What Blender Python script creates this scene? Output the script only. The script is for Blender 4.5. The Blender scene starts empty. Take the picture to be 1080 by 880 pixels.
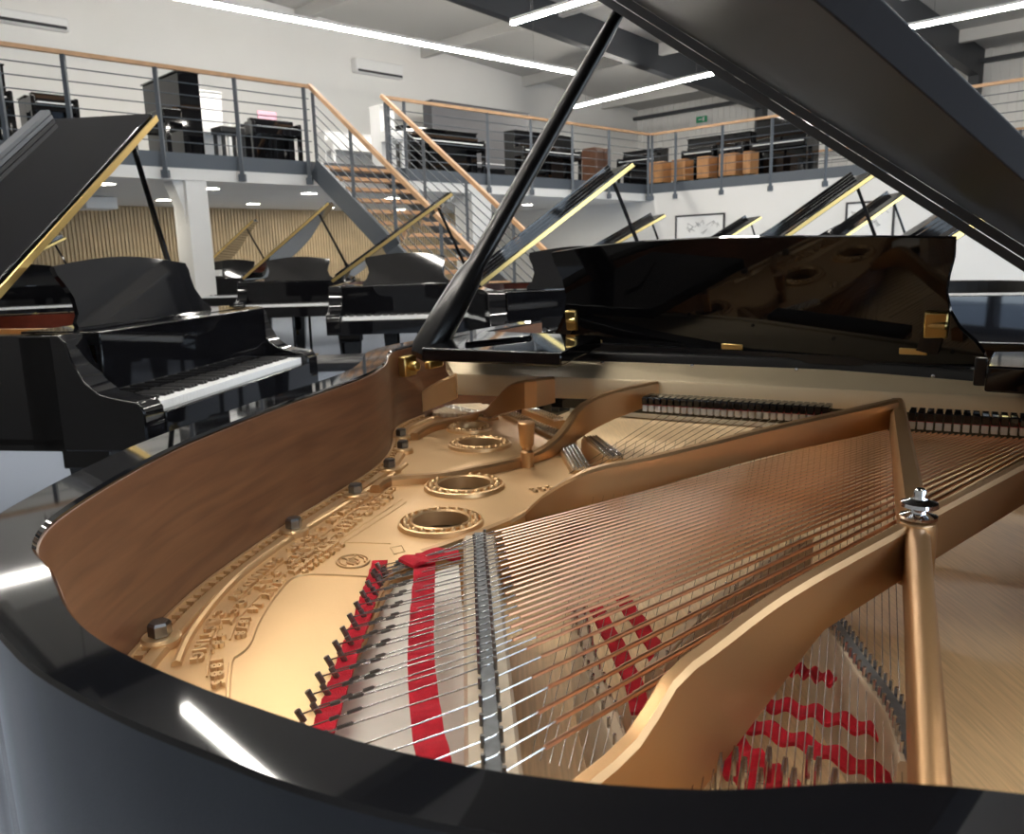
import bpy, math, random
from mathutils import Vector, Matrix
from mathutils.geometry import tessellate_polygon
random.seed(7)
SC = bpy.context.scene
COL = SC.collection
V = Vector
PI = math.pi

# ------------------------------------------------------------------ camera
FPX, PITCH, ROLL, CAMZ = 860.0, math.radians(11.2), math.radians(1.5), 1.20
FW = V((0, math.cos(PITCH), -math.sin(PITCH)))
U0 = V((0, math.sin(PITCH), math.cos(PITCH))); R0 = V((1, 0, 0))
RT = R0 * math.cos(ROLL) - U0 * math.sin(ROLL)
UP = U0 * math.cos(ROLL) + R0 * math.sin(ROLL)
CAM = V((0, 0, CAMZ))
cd = bpy.data.cameras.new('camera'); co = bpy.data.objects.new('camera', cd); COL.objects.link(co)
co.matrix_world = Matrix(((RT.x, UP.x, -FW.x, 0), (RT.y, UP.y, -FW.y, 0), (RT.z, UP.z, -FW.z, CAMZ), (0, 0, 0, 1)))
cd.sensor_fit = 'HORIZONTAL'; cd.sensor_width = 36; cd.lens = FPX / 1080 * 36
cd.clip_start = 0.01; cd.clip_end = 200
cd.dof.use_dof = True; cd.dof.focus_distance = 1.0; cd.dof.aperture_fstop = 14.0
SC.camera = co

# ------------------------------------------------------------------ light
SC.view_settings.view_transform = 'Standard'; SC.view_settings.look = 'None'
SC.view_settings.gamma = 1.0; SC.view_settings.use_curve_mapping = False
SC.view_settings.exposure = 0.68
wd = bpy.data.worlds.new('daylight'); SC.world = wd; wd.use_nodes = True
bg = wd.node_tree.nodes['Background']; bg.inputs[0].default_value = (0.72, 0.86, 1.0, 1); bg.inputs[1].default_value = 3.6
LAMP = 60.0

# ------------------------------------------------------------------ helpers
def un(x, y, z):
    d = RT * ((x - 540) / FPX) + UP * ((440 - y) / FPX) + FW
    return CAM + d * ((z - CAMZ) / d.z)
def ray(x, y): return RT * ((x - 540) / FPX) + UP * ((440 - y) / FPX) + FW
def onplane(x, y, p, n):
    d = ray(x, y); return CAM + d * ((p - CAM).dot(n) / d.dot(n))
def zfor(P, py):
    'height over plan point P that falls on image row py'
    best = None; lo, hi = -1.0, 8.0
    for _ in range(60):
        m = (lo + hi) / 2; d = V((P.x, P.y, m)) - CAM
        y = 440 - FPX * d.dot(UP) / d.dot(FW)
        if y > py: lo = m
        else: hi = m
    return m

def nodes(m):
    m.use_nodes = True; return m.node_tree.nodes, m.node_tree.links, m.node_tree.nodes['Principled BSDF']
def mat(name, col, rough=.5, metal=0.0, bump=0, bscale=200, var=0, vscale=8, coat=0, emit=None, es=0, stretch=None):
    m = bpy.data.materials.new(name); N, Lk, b = nodes(m)
    b.inputs['Base Color'].default_value = (*col, 1); b.inputs['Roughness'].default_value = rough
    b.inputs['Metallic'].default_value = metal
    if coat: b.inputs['Coat Weight'].default_value = coat; b.inputs['Coat Roughness'].default_value = .03
    if emit: b.inputs['Emission Color'].default_value = (*emit, 1); b.inputs['Emission Strength'].default_value = es
    tc = N.new('ShaderNodeTexCoord'); mp = N.new('ShaderNodeMapping'); Lk.new(tc.outputs['Object'], mp.inputs[0])
    if stretch: mp.inputs['Rotation'].default_value = (0, 0, stretch[3]); mp.inputs['Scale'].default_value = stretch[:3]
    if var:
        n = N.new('ShaderNodeTexNoise'); n.inputs['Scale'].default_value = vscale; n.inputs['Detail'].default_value = 4
        Lk.new(mp.outputs[0], n.inputs['Vector'])
        r = N.new('ShaderNodeValToRGB'); Lk.new(n.outputs['Fac'], r.inputs[0])
        r.color_ramp.elements[0].position = .3; r.color_ramp.elements[1].position = .7
        r.color_ramp.elements[0].color = (*[c * (1 - var) for c in col], 1)
        r.color_ramp.elements[1].color = (*[min(1, c * (1 + var)) for c in col], 1)
        Lk.new(r.outputs[0], b.inputs['Base Color'])
    if bump:
        n = N.new('ShaderNodeTexNoise'); n.inputs['Scale'].default_value = bscale; Lk.new(mp.outputs[0], n.inputs['Vector'])
        bp = N.new('ShaderNodeBump'); bp.inputs['Strength'].default_value = bump; bp.inputs['Distance'].default_value = .01
        Lk.new(n.outputs['Fac'], bp.inputs['Height']); Lk.new(bp.outputs[0], b.inputs['Normal'])
    return m
def wood_uv(name, c0, c1, su, sv, rough, det=6):
    m = bpy.data.materials.new(name); N, Lk, b = nodes(m)
    uv = N.new('ShaderNodeUVMap'); uv.uv_map = 'UVMap'
    mp = N.new('ShaderNodeMapping'); mp.inputs['Scale'].default_value = (su, sv, 1); Lk.new(uv.outputs[0], mp.inputs[0])
    n = N.new('ShaderNodeTexNoise'); n.inputs['Scale'].default_value = 1; n.inputs['Detail'].default_value = det; n.inputs['Distortion'].default_value = .6
    Lk.new(mp.outputs[0], n.inputs['Vector'])
    r = N.new('ShaderNodeValToRGB'); Lk.new(n.outputs['Fac'], r.inputs[0])
    r.color_ramp.elements[0].position = .32; r.color_ramp.elements[1].position = .68
    r.color_ramp.elements[0].color = (*c0, 1); r.color_ramp.elements[1].color = (*c1, 1)
    Lk.new(r.outputs[0], b.inputs['Base Color']); b.inputs['Roughness'].default_value = rough
    return m
M = {}
M['black'] = mat('black_lacquer', (.004, .004, .005), .035)
M['lidblack'] = mat('lid_black', (.016, .014, .014), .45)
M['lidblack'].node_tree.nodes['Principled BSDF'].inputs['Specular IOR Level'].default_value = .12
M['flapsheen'] = mat('flap_sheen', (.085, .092, .105), .36)  # grey-blue base stands in for window reflections on the black flap
M['flapsheen'].node_tree.nodes['Principled BSDF'].inputs['Specular IOR Level'].default_value = .6
M['satin'] = mat('satin_black', (.008, .008, .009), .28)
M['blackmatte'] = mat('matte_black', (.012, .012, .013), .6)
M['gold'] = mat('bronze_plate', (.76, .50, .255), .40, .75, bump=.02, bscale=300, var=.05, vscale=5)
M['gold_shaded'] = mat('bronze_shaded', (.56, .33, .155), .36, .78, bump=.02, bscale=300)  # same bronze paint as the plate, darkened for the shaded struts
M['pale'] = mat('pale_bronze', (.90, .74, .50), .45, .3)
M['brass'] = mat('brass', (.72, .52, .20), .28, 1.0)
M['copper'] = mat('copper_winding', (.93, .56, .36), .28, .95)
M['steel'] = mat('steel', (.55, .55, .56), .25, 1.0)
M['pin'] = mat('dark_steel', (.22, .21, .20), .3, 1.0)
M['chrome'] = mat('chrome', (.75, .77, .80), .08, 1.0)
M['red'] = mat('red_felt', (.62, .012, .03), .95, bump=.5, bscale=900, var=.2, vscale=60)
M['white_felt'] = mat('white_felt', (.75, .72, .66), .95, bump=.3, bscale=700)
M['maple'] = mat('maple', (.62, .50, .36), .5, var=.1, vscale=30)
M['palewood'] = mat('pale_wood', (.86, .82, .74), .6, var=.06, vscale=20)
M['graphite'] = mat('graphite', (.17, .175, .18), .45, .2, var=.2, vscale=80)
M['spruce'] = mat('spruce', (.74, .53, .30), .42, var=.13, vscale=10, stretch=(26, 1.2, 1, math.radians(64)))
M['mahogany'] = wood_uv('mahogany_veneer', (.135, .054, .026), (.215, .095, .046), 5, 60, .38)
M['mahog2'] = mat('red_mahogany', (.11, .025, .015), .3, var=.3, vscale=12)
M['ivory'] = mat('white_key', (.82, .84, .86), .2)
M['carpet'] = mat('blue_grey_carpet', (.27, .31, .385), 1.0, bump=.8, bscale=500, var=.45, vscale=260)
M['wall'] = mat('white_plaster', (.80, .79, .77), .9, var=.015, vscale=1)
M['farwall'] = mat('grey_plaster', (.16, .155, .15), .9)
M['roof'] = mat('grey_roof_sheet', (.56, .55, .53), .8)
M['steelbeam'] = mat('dark_grey_paint', (.05, .054, .062), .5)
M['rail'] = mat('grey_rail_paint', (.085, .10, .12), .45)
M['oak'] = mat('oak', (.62, .37, .20), .5, var=.12, vscale=6)
M['slat'] = mat('slat_wood', (.62, .48, .30), .6, var=.1, vscale=3)
M['dark'] = mat('dark_felt_backing', (.05, .04, .03), .9)
M['lamp'] = mat('lamp_diffuser', (1, 1, 1), .5, emit=(1, .95, .86), es=LAMP)
M['spot'] = mat('downlight_glow', (1, 1, 1), .5, emit=(1, .93, .78), es=70)
M['white'] = mat('white_paint', (.82, .82, .82), .35)
M['paper'] = mat('white_card', (.85, .85, .84), .7)
M['frame'] = mat('dark_frame', (.03, .03, .035), .4)
M['tan'] = mat('tan_wood', (.50, .25, .10), .4, var=.15, vscale=6)
M['brown'] = mat('brown_wood', (.10, .045, .025), .4, var=.2, vscale=8)
M['grey'] = mat('grey_cover', (.10, .10, .11), .5)
M['palegrey'] = mat('pale_grey_ink', (.45, .45, .46), .8)
M['pink'] = mat('pink_paper', (.75, .40, .50), .7)
M['green'] = mat('exit_green', (.02, .35, .16), .5)
M['leather'] = mat('black_leather', (.012, .012, .014), .38, bump=.2, bscale=120)
M['line'] = mat('etched_line', (.30, .17, .06), .5, .5)

class MB:
    def __init__(s): s.v = []; s.f = []; s.uv = {}
    def add(s, vs, fs):
        o = len(s.v); s.v += [tuple(p) for p in vs]; s.f += [tuple(i + o for i in f) for f in fs]; return o
    def box(s, c, size, X=V((1, 0, 0)), Y=V((0, 1, 0)), Zz=V((0, 0, 1))):
        c = V(c); a, b, d = size[0] / 2, size[1] / 2, size[2] / 2
        vs = [c + X * (i * a) + Y * (j * b) + Zz * (k * d) for k in (-1, 1) for i, j in ((-1, -1), (1, -1), (1, 1), (-1, 1))]
        s.add(vs, [(3, 2, 1, 0), (4, 5, 6, 7), (0, 1, 5, 4), (1, 2, 6, 5), (2, 3, 7, 6), (3, 0, 4, 7)]); return s
    def span(s, x0, x1, y0, y1, z0, z1):
        return s.box(((x0 + x1) / 2, (y0 + y1) / 2, (z0 + z1) / 2), (x1 - x0, y1 - y0, z1 - z0))
    def beam(s, p, q, w, h, up=V((0, 0, 1))):
        p, q = V(p), V(q); d = (q - p); l = d.length; d.normalize()
        x = d.cross(up); x = x.normalized() if x.length > 1e-6 else V((1, 0, 0)); z = x.cross(d)
        return s.box((p + q) / 2, (w, l, h), x, d, z)
    def tube(s, pts, r, n=8, caps=True):
        pts = [V(p) for p in pts]; m = len(pts); rs = r if isinstance(r, (list, tuple)) else [r] * m
        o = len(s.v); t0 = (pts[1] - pts[0]).normalized()
        ref = V((0, 0, 1)) if abs(t0.z) < .9 else V((1, 0, 0))
        a = t0.cross(ref).normalized()
        for i in range(m):
            t = (pts[min(i + 1, m - 1)] - pts[max(i - 1, 0)]).normalized()
            a = (a - t * a.dot(t)).normalized(); b = t.cross(a)
            for k in range(n):
                q = 2 * PI * k / n; s.v.append(tuple(pts[i] + (a * math.cos(q) + b * math.sin(q)) * rs[i]))
        for i in range(m - 1):
            for k in range(n):
                s.f.append((o + i * n + k, o + i * n + (k + 1) % n, o + (i + 1) * n + (k + 1) % n, o + (i + 1) * n + k))
        if caps:
            s.f.append(tuple(o + k for k in reversed(range(n)))); s.f.append(tuple(o + (m - 1) * n + k for k in range(n)))
        return s
    def lathe(s, c, prof, n=24, ax=V((0, 0, 1)), caps=True):
        c = V(c); ax = ax.normalized(); ref = V((1, 0, 0)) if abs(ax.x) < .9 else V((0, 1, 0))
        a = ax.cross(ref).normalized(); b = ax.cross(a); o = len(s.v); m = len(prof)
        for r, h in prof:
            for k in range(n):
                q = 2 * PI * k / n; s.v.append(tuple(c + ax * h + (a * math.cos(q) + b * math.sin(q)) * r))
        for i in range(m - 1):
            for k in range(n): s.f.append((o + i * n + k, o + i * n + (k + 1) % n, o + (i + 1) * n + (k + 1) % n, o + (i + 1) * n + k))
        if caps and prof[0][0] > 1e-5: s.f.append(tuple(o + k for k in reversed(range(n))))
        if caps and prof[-1][0] > 1e-5: s.f.append(tuple(o + (m - 1) * n + k for k in range(n)))
        return s
    def torus(s, c, R, r, n=32, m=8, ax=V((0, 0, 1))):
        prof = [(R + r * math.cos(2 * PI * k / m), r * math.sin(2 * PI * k / m)) for k in range(m + 1)]
        c = V(c); ref = V((1, 0, 0)) if abs(ax.x) < .9 else V((0, 1, 0)); a = ax.cross(ref).normalized(); b = ax.cross(a)
        o = len(s.v)
        for rr, h in prof[:-1]:
            for k in range(n):
                q = 2 * PI * k / n; s.v.append(tuple(c + ax * h + (a * math.cos(q) + b * math.sin(q)) * rr))
        for i in range(m):
            for k in range(n): s.f.append((o + i * n + k, o + i * n + (k + 1) % n, o + ((i + 1) % m) * n + (k + 1) % n, o + ((i + 1) % m) * n + k))
        return s
    def prism(s, poly, z0, z1, holes=()):
        loops = [[V((p[0], p[1], 0)) for p in poly]] + [[V((p[0], p[1], 0)) for p in h] for h in holes]
        tri = tessellate_polygon(loops); flat = [p for l in loops for p in l]; n = len(flat)
        o = len(s.v); s.v += [(p.x, p.y, z1) for p in flat] + [(p.x, p.y, z0) for p in flat]
        for t in tri:
            a, b, c = (flat[i] for i in t)
            if (b - a).cross(c - a).z < 0: t = (t[0], t[2], t[1])
            s.f.append(tuple(o + i for i in t)); s.f.append(tuple(o + n + i for i in reversed(t)))
        k = 0
        for l in loops:
            m = len(l); ar = sum(l[i].x * l[(i + 1) % m].y - l[(i + 1) % m].x * l[i].y for i in range(m))
            for i in range(m):
                a, b = o + k + i, o + k + (i + 1) % m
                q = (a, a + n, b + n, b)
                outer = (l is loops[0])
                if (ar > 0) != outer: q = q[::-1]
                s.f.append(q)
            k += m
        return s
    def plate(s, pts, nrm, th):
        'flat outline (3-D points in one plane) thickened along nrm'
        nrm = V(nrm).normalized(); pts = [V(p) for p in pts]; x = (pts[1] - pts[0]).normalized(); y = nrm.cross(x)
        o2 = pts[0]; flat = [((p - o2).dot(x), (p - o2).dot(y)) for p in pts]
        t = MB(); t.prism(flat, -th / 2, th / 2)
        s.add([o2 + x * p[0] + y * p[1] + nrm * p[2] for p in t.v], t.f); return s
    def wall(s, pts, zt, zb, th, bev=.25):
        'wall along plan path pts with per-point top and bottom, eased top edges'
        n = len(pts); P = [V((p[0], p[1], 0)) for p in pts]
        o = len(s.v); m = 6
        for i in range(n):
            t = (P[min(i + 1, n - 1)] - P[max(i - 1, 0)]).normalized(); x = V((t.y, -t.x, 0))
            T = zt[i] if isinstance(zt, (list, tuple)) else zt; B = zb[i] if isinstance(zb, (list, tuple)) else zb
            w = th[i] if isinstance(th, (list, tuple)) else th
            ee = w * bev
            for k, (a, h) in enumerate(((-.5, B), (-.5, T - ee), (-.5 + bev * .7, T), (.5 - bev * .7, T), (.5, T - ee), (.5, B))):
                q = P[i] + x * (a * w); s.v.append((q.x, q.y, h))
        for i in range(n - 1):
            for k in range(m): s.f.append((o + i * m + k, o + i * m + (k + 1) % m, o + (i + 1) * m + (k + 1) % m, o + (i + 1) * m + k))
        s.f.append(tuple(o + k for k in reversed(range(m)))); s.f.append(tuple(o + (n - 1) * m + k for k in range(m)))
        return s
    def build(s, name, m, parent=None, smooth=35, bevel=0):
        me = bpy.data.meshes.new(name); me.from_pydata(s.v, [], s.f); me.validate(); me.update()
        mm = m if isinstance(m, bpy.types.Material) else M[m]; me.materials.append(mm)
        import bmesh
        bm = bmesh.new(); bm.from_mesh(me); bmesh.ops.recalc_face_normals(bm, faces=bm.faces); bm.to_mesh(me); bm.free()
        if smooth: me.shade_smooth(); me.set_sharp_from_angle(angle=math.radians(smooth))
        o = bpy.data.objects.new(name, me); COL.objects.link(o)
        if parent is not None: attach(o, parent)
        if bevel:
            b = o.modifiers.new('bevel', 'BEVEL'); b.width = bevel; b.segments = 2; b.limit_method = 'ANGLE'; b.angle_limit = math.radians(40)
        return o
LOCAL = {'on': False}
def attach(o, p):
    o.parent = p
    if not LOCAL['on']:
        w = Matrix.Identity(4); q = p
        while q is not None: w = (q.matrix_parent_inverse @ q.matrix_basis if q.parent else q.matrix_basis) @ w; q = q.parent
        o.matrix_parent_inverse = w.inverted()
def thing(name, label, cat, loc=(0, 0, 0), rz=0, group=None):
    o = bpy.data.objects.new(name, None); COL.objects.link(o); o.location = loc; o.rotation_euler = (0, 0, rz); o.empty_display_size = .1
    o['label'] = label; o['category'] = cat
    if group: o['group'] = group
    return o
def tag(o, label, cat, group=None):
    o['label'] = label; o['category'] = cat
    if group: o['group'] = group
    return o
def struct(o): o['kind'] = 'structure'; return o
def smoothpath(P, n):
    'Catmull-Rom through P, resampled to n points by arc length'
    P = [V(p) for p in P]; Q = []
    for i in range(len(P) - 1):
        p0, p1, p2, p3 = P[max(i - 1, 0)], P[i], P[i + 1], P[min(i + 2, len(P) - 1)]
        for k in range(16):
            t = k / 16; Q.append(.5 * ((2 * p1) + (p2 - p0) * t + (2 * p0 - 5 * p1 + 4 * p2 - p3) * t * t + (3 * p1 - p0 - 3 * p2 + p3) * t ** 3))
    Q.append(P[-1]); d = [0]
    for i in range(1, len(Q)): d.append(d[-1] + (Q[i] - Q[i - 1]).length)
    out = []; j = 0
    for k in range(n):
        s = d[-1] * k / (n - 1)
        while j < len(d) - 2 and d[j + 1] < s: j += 1
        f = (s - d[j]) / max(d[j + 1] - d[j], 1e-9); out.append(Q[j].lerp(Q[j + 1], min(max(f, 0), 1)))
    return out

# ================================================================== ROOM
G = un(683, 195, 2.70); G.z = 0; AX = G - un(320, 170, 2.70); AX.z = 0; AX.normalize(); DX = V((AX.y, -AX.x, 0))
def RW(a, b, z=0.0): return G - AX * a + DX * b + V((0, 0, z))
def on_b(x, y, b): return onplane(x, y, RW(0, b), DX)
def on_a(x, y, a): return onplane(x, y, RW(a, 0), AX)
def ab(p): return -(p - G).dot(AX), (p - G).dot(DX)
def rbox(mb, a0, a1, b0, b1, z0, z1): return mb.box(RW((a0 + a1) / 2, (b0 + b1) / 2, (z0 + z1) / 2), (a1 - a0, b1 - b0, z1 - z0), -AX, DX)
ZF, ZS = 2.70, 2.34                                   # gallery floor, gallery underside
def zroof(a): return 5.74 + .0705 * (a + 7)
A_END, B_END = 24.0, 22.0
struct(rbox(MB(), -8, A_END, -6.2, B_END, -.1, 0).build('floor', 'carpet'))
struct(rbox(MB(), -7, A_END, -5.7, -5.5, 0, 8).build('wall_back', 'wall'))
m = MB()
rbox(m, -7.2, -7, -5.7, B_END, 0, 7)
for i in range(120): rbox(m, -7.0, -6.97, -5.4 + i * .2, -5.3 + i * .2, ZF, 6.2)
struct(m.build('wall_right', 'wall'))
struct(rbox(MB(), -.2, 0, -5.5, B_END, 0, ZF - .2).build('wall_under_gallery', 'wall'))
m = MB()
def slab(m, a0, a1, b0, b1, t=.1):
    vs = [RW(a, b, zroof(a) + dz) for dz in (0, t) for a, b in ((a0, b0), (a1, b0), (a1, b1), (a0, b1))]
    m.add(vs, [(3, 2, 1, 0), (4, 5, 6, 7), (0, 1, 5, 4), (1, 2, 6, 5), (2, 3, 7, 6), (3, 0, 4, 7)])
slab(m, -7.2, 17.2, -5.7, 14.2)
struct(m.build('ceiling', 'roof'))
m = MB(); rbox(m, 17, 17.2, -5.7, 14.2, 0, 8); struct(m.build('wall_left', 'farwall'))
m = MB(); rbox(m, -7.2, 17.2, 14, 14.2, 0, .35); rbox(m, -7.2, 17.2, 14, 14.2, 3.0, 8)
for k in range(7): rbox(m, -7.2 + k * 4.0, -6.8 + k * 4.0 + .3, 14, 14.2, .35, 3.0)
struct(m.build('wall_front', 'farwall'))
for k in range(6):
    m = MB(); a0, a1 = -6.5 + k * 4.0, -3.2 + k * 4.0
    for A0, A1, Z0, Z1 in ((a0, a1, .35, .43), (a0, a1, 2.92, 3.0), (a0, a0 + .08, .35, 3.0), (a1 - .08, a1, .35, 3.0), ((a0 + a1) / 2 - .04, (a0 + a1) / 2 + .04, .35, 3.0)): rbox(m, A0, A1, 14.03, 14.12, Z0, Z1)
    struct(m.build('window_%d' % (k + 1), 'steelbeam'))
# purlins and rafters
for a in (-5.2, -1.7, 1.9, 5.4, 9.0, 12.6):
    struct(MB().beam(RW(a, -5.5, zroof(a) - .13), RW(a, 14, zroof(a) - .13), .16, .26).build('trim_purlin', 'roof'))
for b in (-1.0, 4.6, 10.2):
    struct(MB().beam(RW(-7, b, zroof(-7) - .32), RW(17, b, zroof(17) - .32), .24, .62).build('trim_rafter', 'steelbeam'))
    c = MB(); c.box(RW(-6.85, b, 2.9), (.3, .24, 5.8), -AX, DX); struct(c.build('trim_column', 'steelbeam'))
struct(MB().beam(RW(-6.8, -5.5, 5.45), RW(-6.8, 14, 5.45), .12, .1).build('trim_eave_pipe', 'steelbeam'))
# gallery slabs
m = MB(); rbox(m, -7, A_END, -5.5, 0, ZS, ZF - .2); struct(m.build('gallery_slab', 'wall'))
m = MB(); rbox(m, -7, A_END, -5.5, .012, ZF - .2, ZF); struct(m.build('gallery_edge', 'rail'))
m = MB(); rbox(m, -7, .012, .013, B_END, ZF - .2, ZF); struct(m.build('gallery_edge_right', 'rail'))
# slatted wood wall under the gallery
m = MB(); rbox(m, -.0, A_END, -5.5, -5.44, 0, ZS)
for i in range(330):
    a = .1 + i * .072; rbox(m, a, a + .044, -5.44, -5.40, 0, ZS - .02)
struct(m.build('wall_slatted', 'slat'))
# white pillars under the gallery edge
pl = un(204, 190, ZS); a0, _ = ab(on_b(204, 240, -.25))
m = MB(); rbox(m, a0 - .15, a0 + .15, -.5, -.02, 0, ZS)
m.plate([RW(a0 + .15, -.26, ZS), RW(a0 + .30, -.26, ZS), RW(a0 + .18, -.26, ZS - .35), RW(a0 + .15, -.26, ZS - .6)], DX, .3)
struct(m.build('pillar', 'wall'))
a1, _ = ab(on_b(500, 240, -.25)); m = MB(); rbox(m, a1 - .24, a1 + .24, -.5, -.02, 0, ZS); struct(m.build('pillar', 'wall'))

# railings -------------------------------------------------------------
def railing(name, label, p, q, z, posts, group=None, rods=6, dz=0.0):
    'posts: fractions along p->q'
    t = thing(name, label, 'railing', (p.x, p.y, z), 0, group)
    P = lambda f, h: p.lerp(q, f) + V((0, 0, z + h))
    MB().beam(P(0, 1.08), P(1, 1.08), .06, .05).build('handrail', 'oak', t)
    for f in posts:
        m = MB(); m.beam(P(f, -.34), P(f, 1.06), .05, .05, V((0, 1, 0))); m.box(P(f, -.3), (.09, .09, .1)); m.build('post', 'rail', t)
    for k in range(rods):
        MB().tube([P(0, .13 + k * .155), P(1, .13 + k * .155)], .008, 6).build('rod', 'rail', t)
    return t
EO = .07
aL, _ = ab(on_b(325, 100, EO)); aR, _ = ab(on_b(407, 110, EO))
aEnd = 15.5
def pf(xs, y, p_a, q_a): return [(p_a - ab(on_b(x, y, EO))[0]) / (p_a - q_a) for x in xs]
railing('railing', 'oak-topped gallery railing left of the staircase', RW(aEnd, EO), RW(aL, EO), ZF, [.02] + pf((2, 72, 167, 249, 321), 110, aEnd, aL), 'gallery railings')
railing('railing', 'oak-topped gallery railing on the back gallery right of the staircase', RW(aR, EO), RW(.04, EO), ZF, [0.005] + pf((428, 516, 562, 606, 645), 150, aR, -.07) + [.995], 'gallery railings')
bq = [ab(on_a(x, 160, -.0))[1] for x in (711, 760, 812, 870)]
bE = 16.0
railing('railing', 'oak-topped gallery railing over the white wall on the right', RW(-.0, .10), RW(-.0, bE), ZF, [.001] + [(b - .06) / (bE - .06) for b in bq] + [.4, .5, .6, .7, .8, .9, .99], 'gallery railings')
railing('railing', 'distant oak handrail along the corrugated wall at upper right', RW(-6.6, -5.2), RW(-6.6, 13), ZF, [.3, .6, .8], None)

# staircase --------------------------------------------------------------
st = thing('staircase', 'open staircase with oak treads and grey stringers up to the gallery', 'staircase', RW((aL + aR) / 2, 2, 0))
NT, RUN = 15, 3.9
def SP(a, f, h): return RW(a, EO + f * RUN, ZF * (1 - f) + h)
for nm, a in (('stringer', aL - .04), ('stringer', aR + .04)):
    MB().beam(SP(a, 0, -.1), SP(a, .985, -.1), .06, .30).build(nm, 'rail', st)
for i in range(NT):
    f = (i + .5) / NT; z = ZF - (i + .6) * ZF / (NT + .2)
    m = MB(); m.box(RW((aL + aR) / 2, EO + f * RUN, z), (aL - aR - .12, .27, .05), -AX, DX); m.build('tread', 'oak', st)
for a in (aL - .05, aR + .05):
    m = MB(); m.beam(SP(a, -.01, 1.08), SP(a, .98, 1.0), .06, .06); m.build('handrail', 'oak', st)
    for f in (.01, .25, .5, .75, .97):
        MB().beam(SP(a, f, -.05), SP(a, f, 1.02), .045, .045, V((0, 1, 0))).build('post', 'rail', st)
    for k in range(6):
        MB().tube([SP(a, 0, .16 + k * .14), SP(a, .97, .16 + k * .14)], .008, 6).build('rod', 'rail', st)

# ceiling lamps ----------------------------------------------------------
def lamp(label, p, q):
    t = thing('linear_lamp', label, 'ceiling lamp', (p + q) / 2, 0, 'hanging strip lamps')
    MB().beam(p, q, .07, .045).build('diffuser', 'lamp', t)
    MB().beam(p + V((0, 0, .05)), q + V((0, 0, .05)), .10, .05).build('housing', 'white', t)
    for f in (.1, .9):
        c = p.lerp(q, f); zt = zroof(ab(c)[0])
        MB().tube([c + V((0, 0, .07)), (c.x, c.y, zt)], .004, 5).build('suspension_wire', 'steel', t)
def far(p, q, l): d = (q - p).normalized(); return p + d * l
p1 = un(605, 77, 5.0); lamp('long strip lamp running along the left wall near the ceiling', p1, far(p1, un(200, 0, 5.0), 12))
p2 = un(540, 25, 5.0); lamp('short-looking strip lamp at the top centre of the ceiling', p2, far(p2, un(620, 0, 5.0), 4.4))
p3 = un(605, 113, 5.0); lamp('strip lamp crossing just right of the lid prop, under the dark beam', p3, far(p3, un(755, 77, 5.0), 4.6))
p4 = un(957, 30, 5.0); lamp('strip lamp at the upper right corner above the raised lid', p4, far(p4, un(1080, 5, 5.0), 4.4))
for k, (a, b) in enumerate(((13, 4), (13, 9), (5.5, 9), (16, 5), (10.5, 7), (16, 9))):  # unseen lamps added to brighten the hall and the piano interior
    lamp(('fill strip lamp added over the middle of the hall', 'fill strip lamp added above the near piano', 'fill strip lamp added at the right of the hall', 'fill strip lamp added along the left wall of the hall', 'fill strip lamp added over the left grand piano', 'fill strip lamp added behind the camera')[k], RW(a, b, 5.0), RW(a, b + 4.4, 5.0))
SPOTS = [(173, 211), (222, 199), (267, 215), (326, 204), (346, 219), (414, 209), (422, 221), (556, 216), (111, 194)]
WH = ['left of the white pillar', 'just right of the white pillar', 'second right of the pillar and deeper in', 'nearest the stair stringer on the left', 'above the tip of the open lid',
      'seen between the upper treads', 'seen between the lower treads', 'right of the lid prop stick', 'half hidden beside the big open lid at left']
for (x, y), w in zip(SPOTS, WH):
    p = un(x, y, ZS - .012); t = thing('downlight', 'round ceiling downlight under the gallery, ' + w, 'downlight', p, 0, 'gallery downlights')
    MB().lathe(p, [(.0, 0), (.13, 0), (.13, .012)], 20).build('diffuser', 'spot', t)
    MB().torus(p + V((0, 0, .004)), .14, .012, 24, 6).build('rim_ring', 'white', t)
# wall units -------------------------------------------------------------
def wallunit(label, x0, y0, x1, y1, h):
    p = on_b(x0, y0, -5.5); q = on_b(x1, y1, -5.5); a_0, a_1 = ab(p)[0], ab(q)[0]; z = (p.z + q.z) / 2
    t = thing('air_conditioner', label, 'air conditioner', RW((a_0 + a_1) / 2, -5.4, z))
    rbox(MB(), min(a_0, a_1), max(a_0, a_1), -5.5, -5.3, z - h, z).build('housing', 'white', t, bevel=.03)
    rbox(MB(), min(a_0, a_1) + .05, max(a_0, a_1) - .05, -5.3, -5.28, z - h + .02, z - h + .07).build('air_slot', 'frame', t)
wallunit('white wall air conditioner above the staircase', 370, 62, 420, 70, .32)
wallunit('white wall air conditioner at the upper left corner', -30, 10, 68, 18, .22)
p = un(103, 222, 2.12); m = MB(); m.box(p + V((0, 0, .11)), (.5, .5, .2), -AX, DX); tag(m.build('ceiling_speaker', 'white', bevel=.02), 'white box unit fixed under the gallery beside the left open lid', 'speaker')
# exit sign
p = on_a(740, 126, -6.95); t = thing('exit_sign', 'small green emergency exit sign on the far wall', 'sign', p)
MB().box(p, (.36, .04, .18), DX, AX).build('panel', 'green', t)
m = MB(); m.box(p - AX * .025 + DX * .08, (.06, .01, .12), DX, AX); m.box(p - AX * .025 - DX * .04, (.12, .01, .03), DX, AX); m.build('pictogram', 'paper', t)
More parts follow.
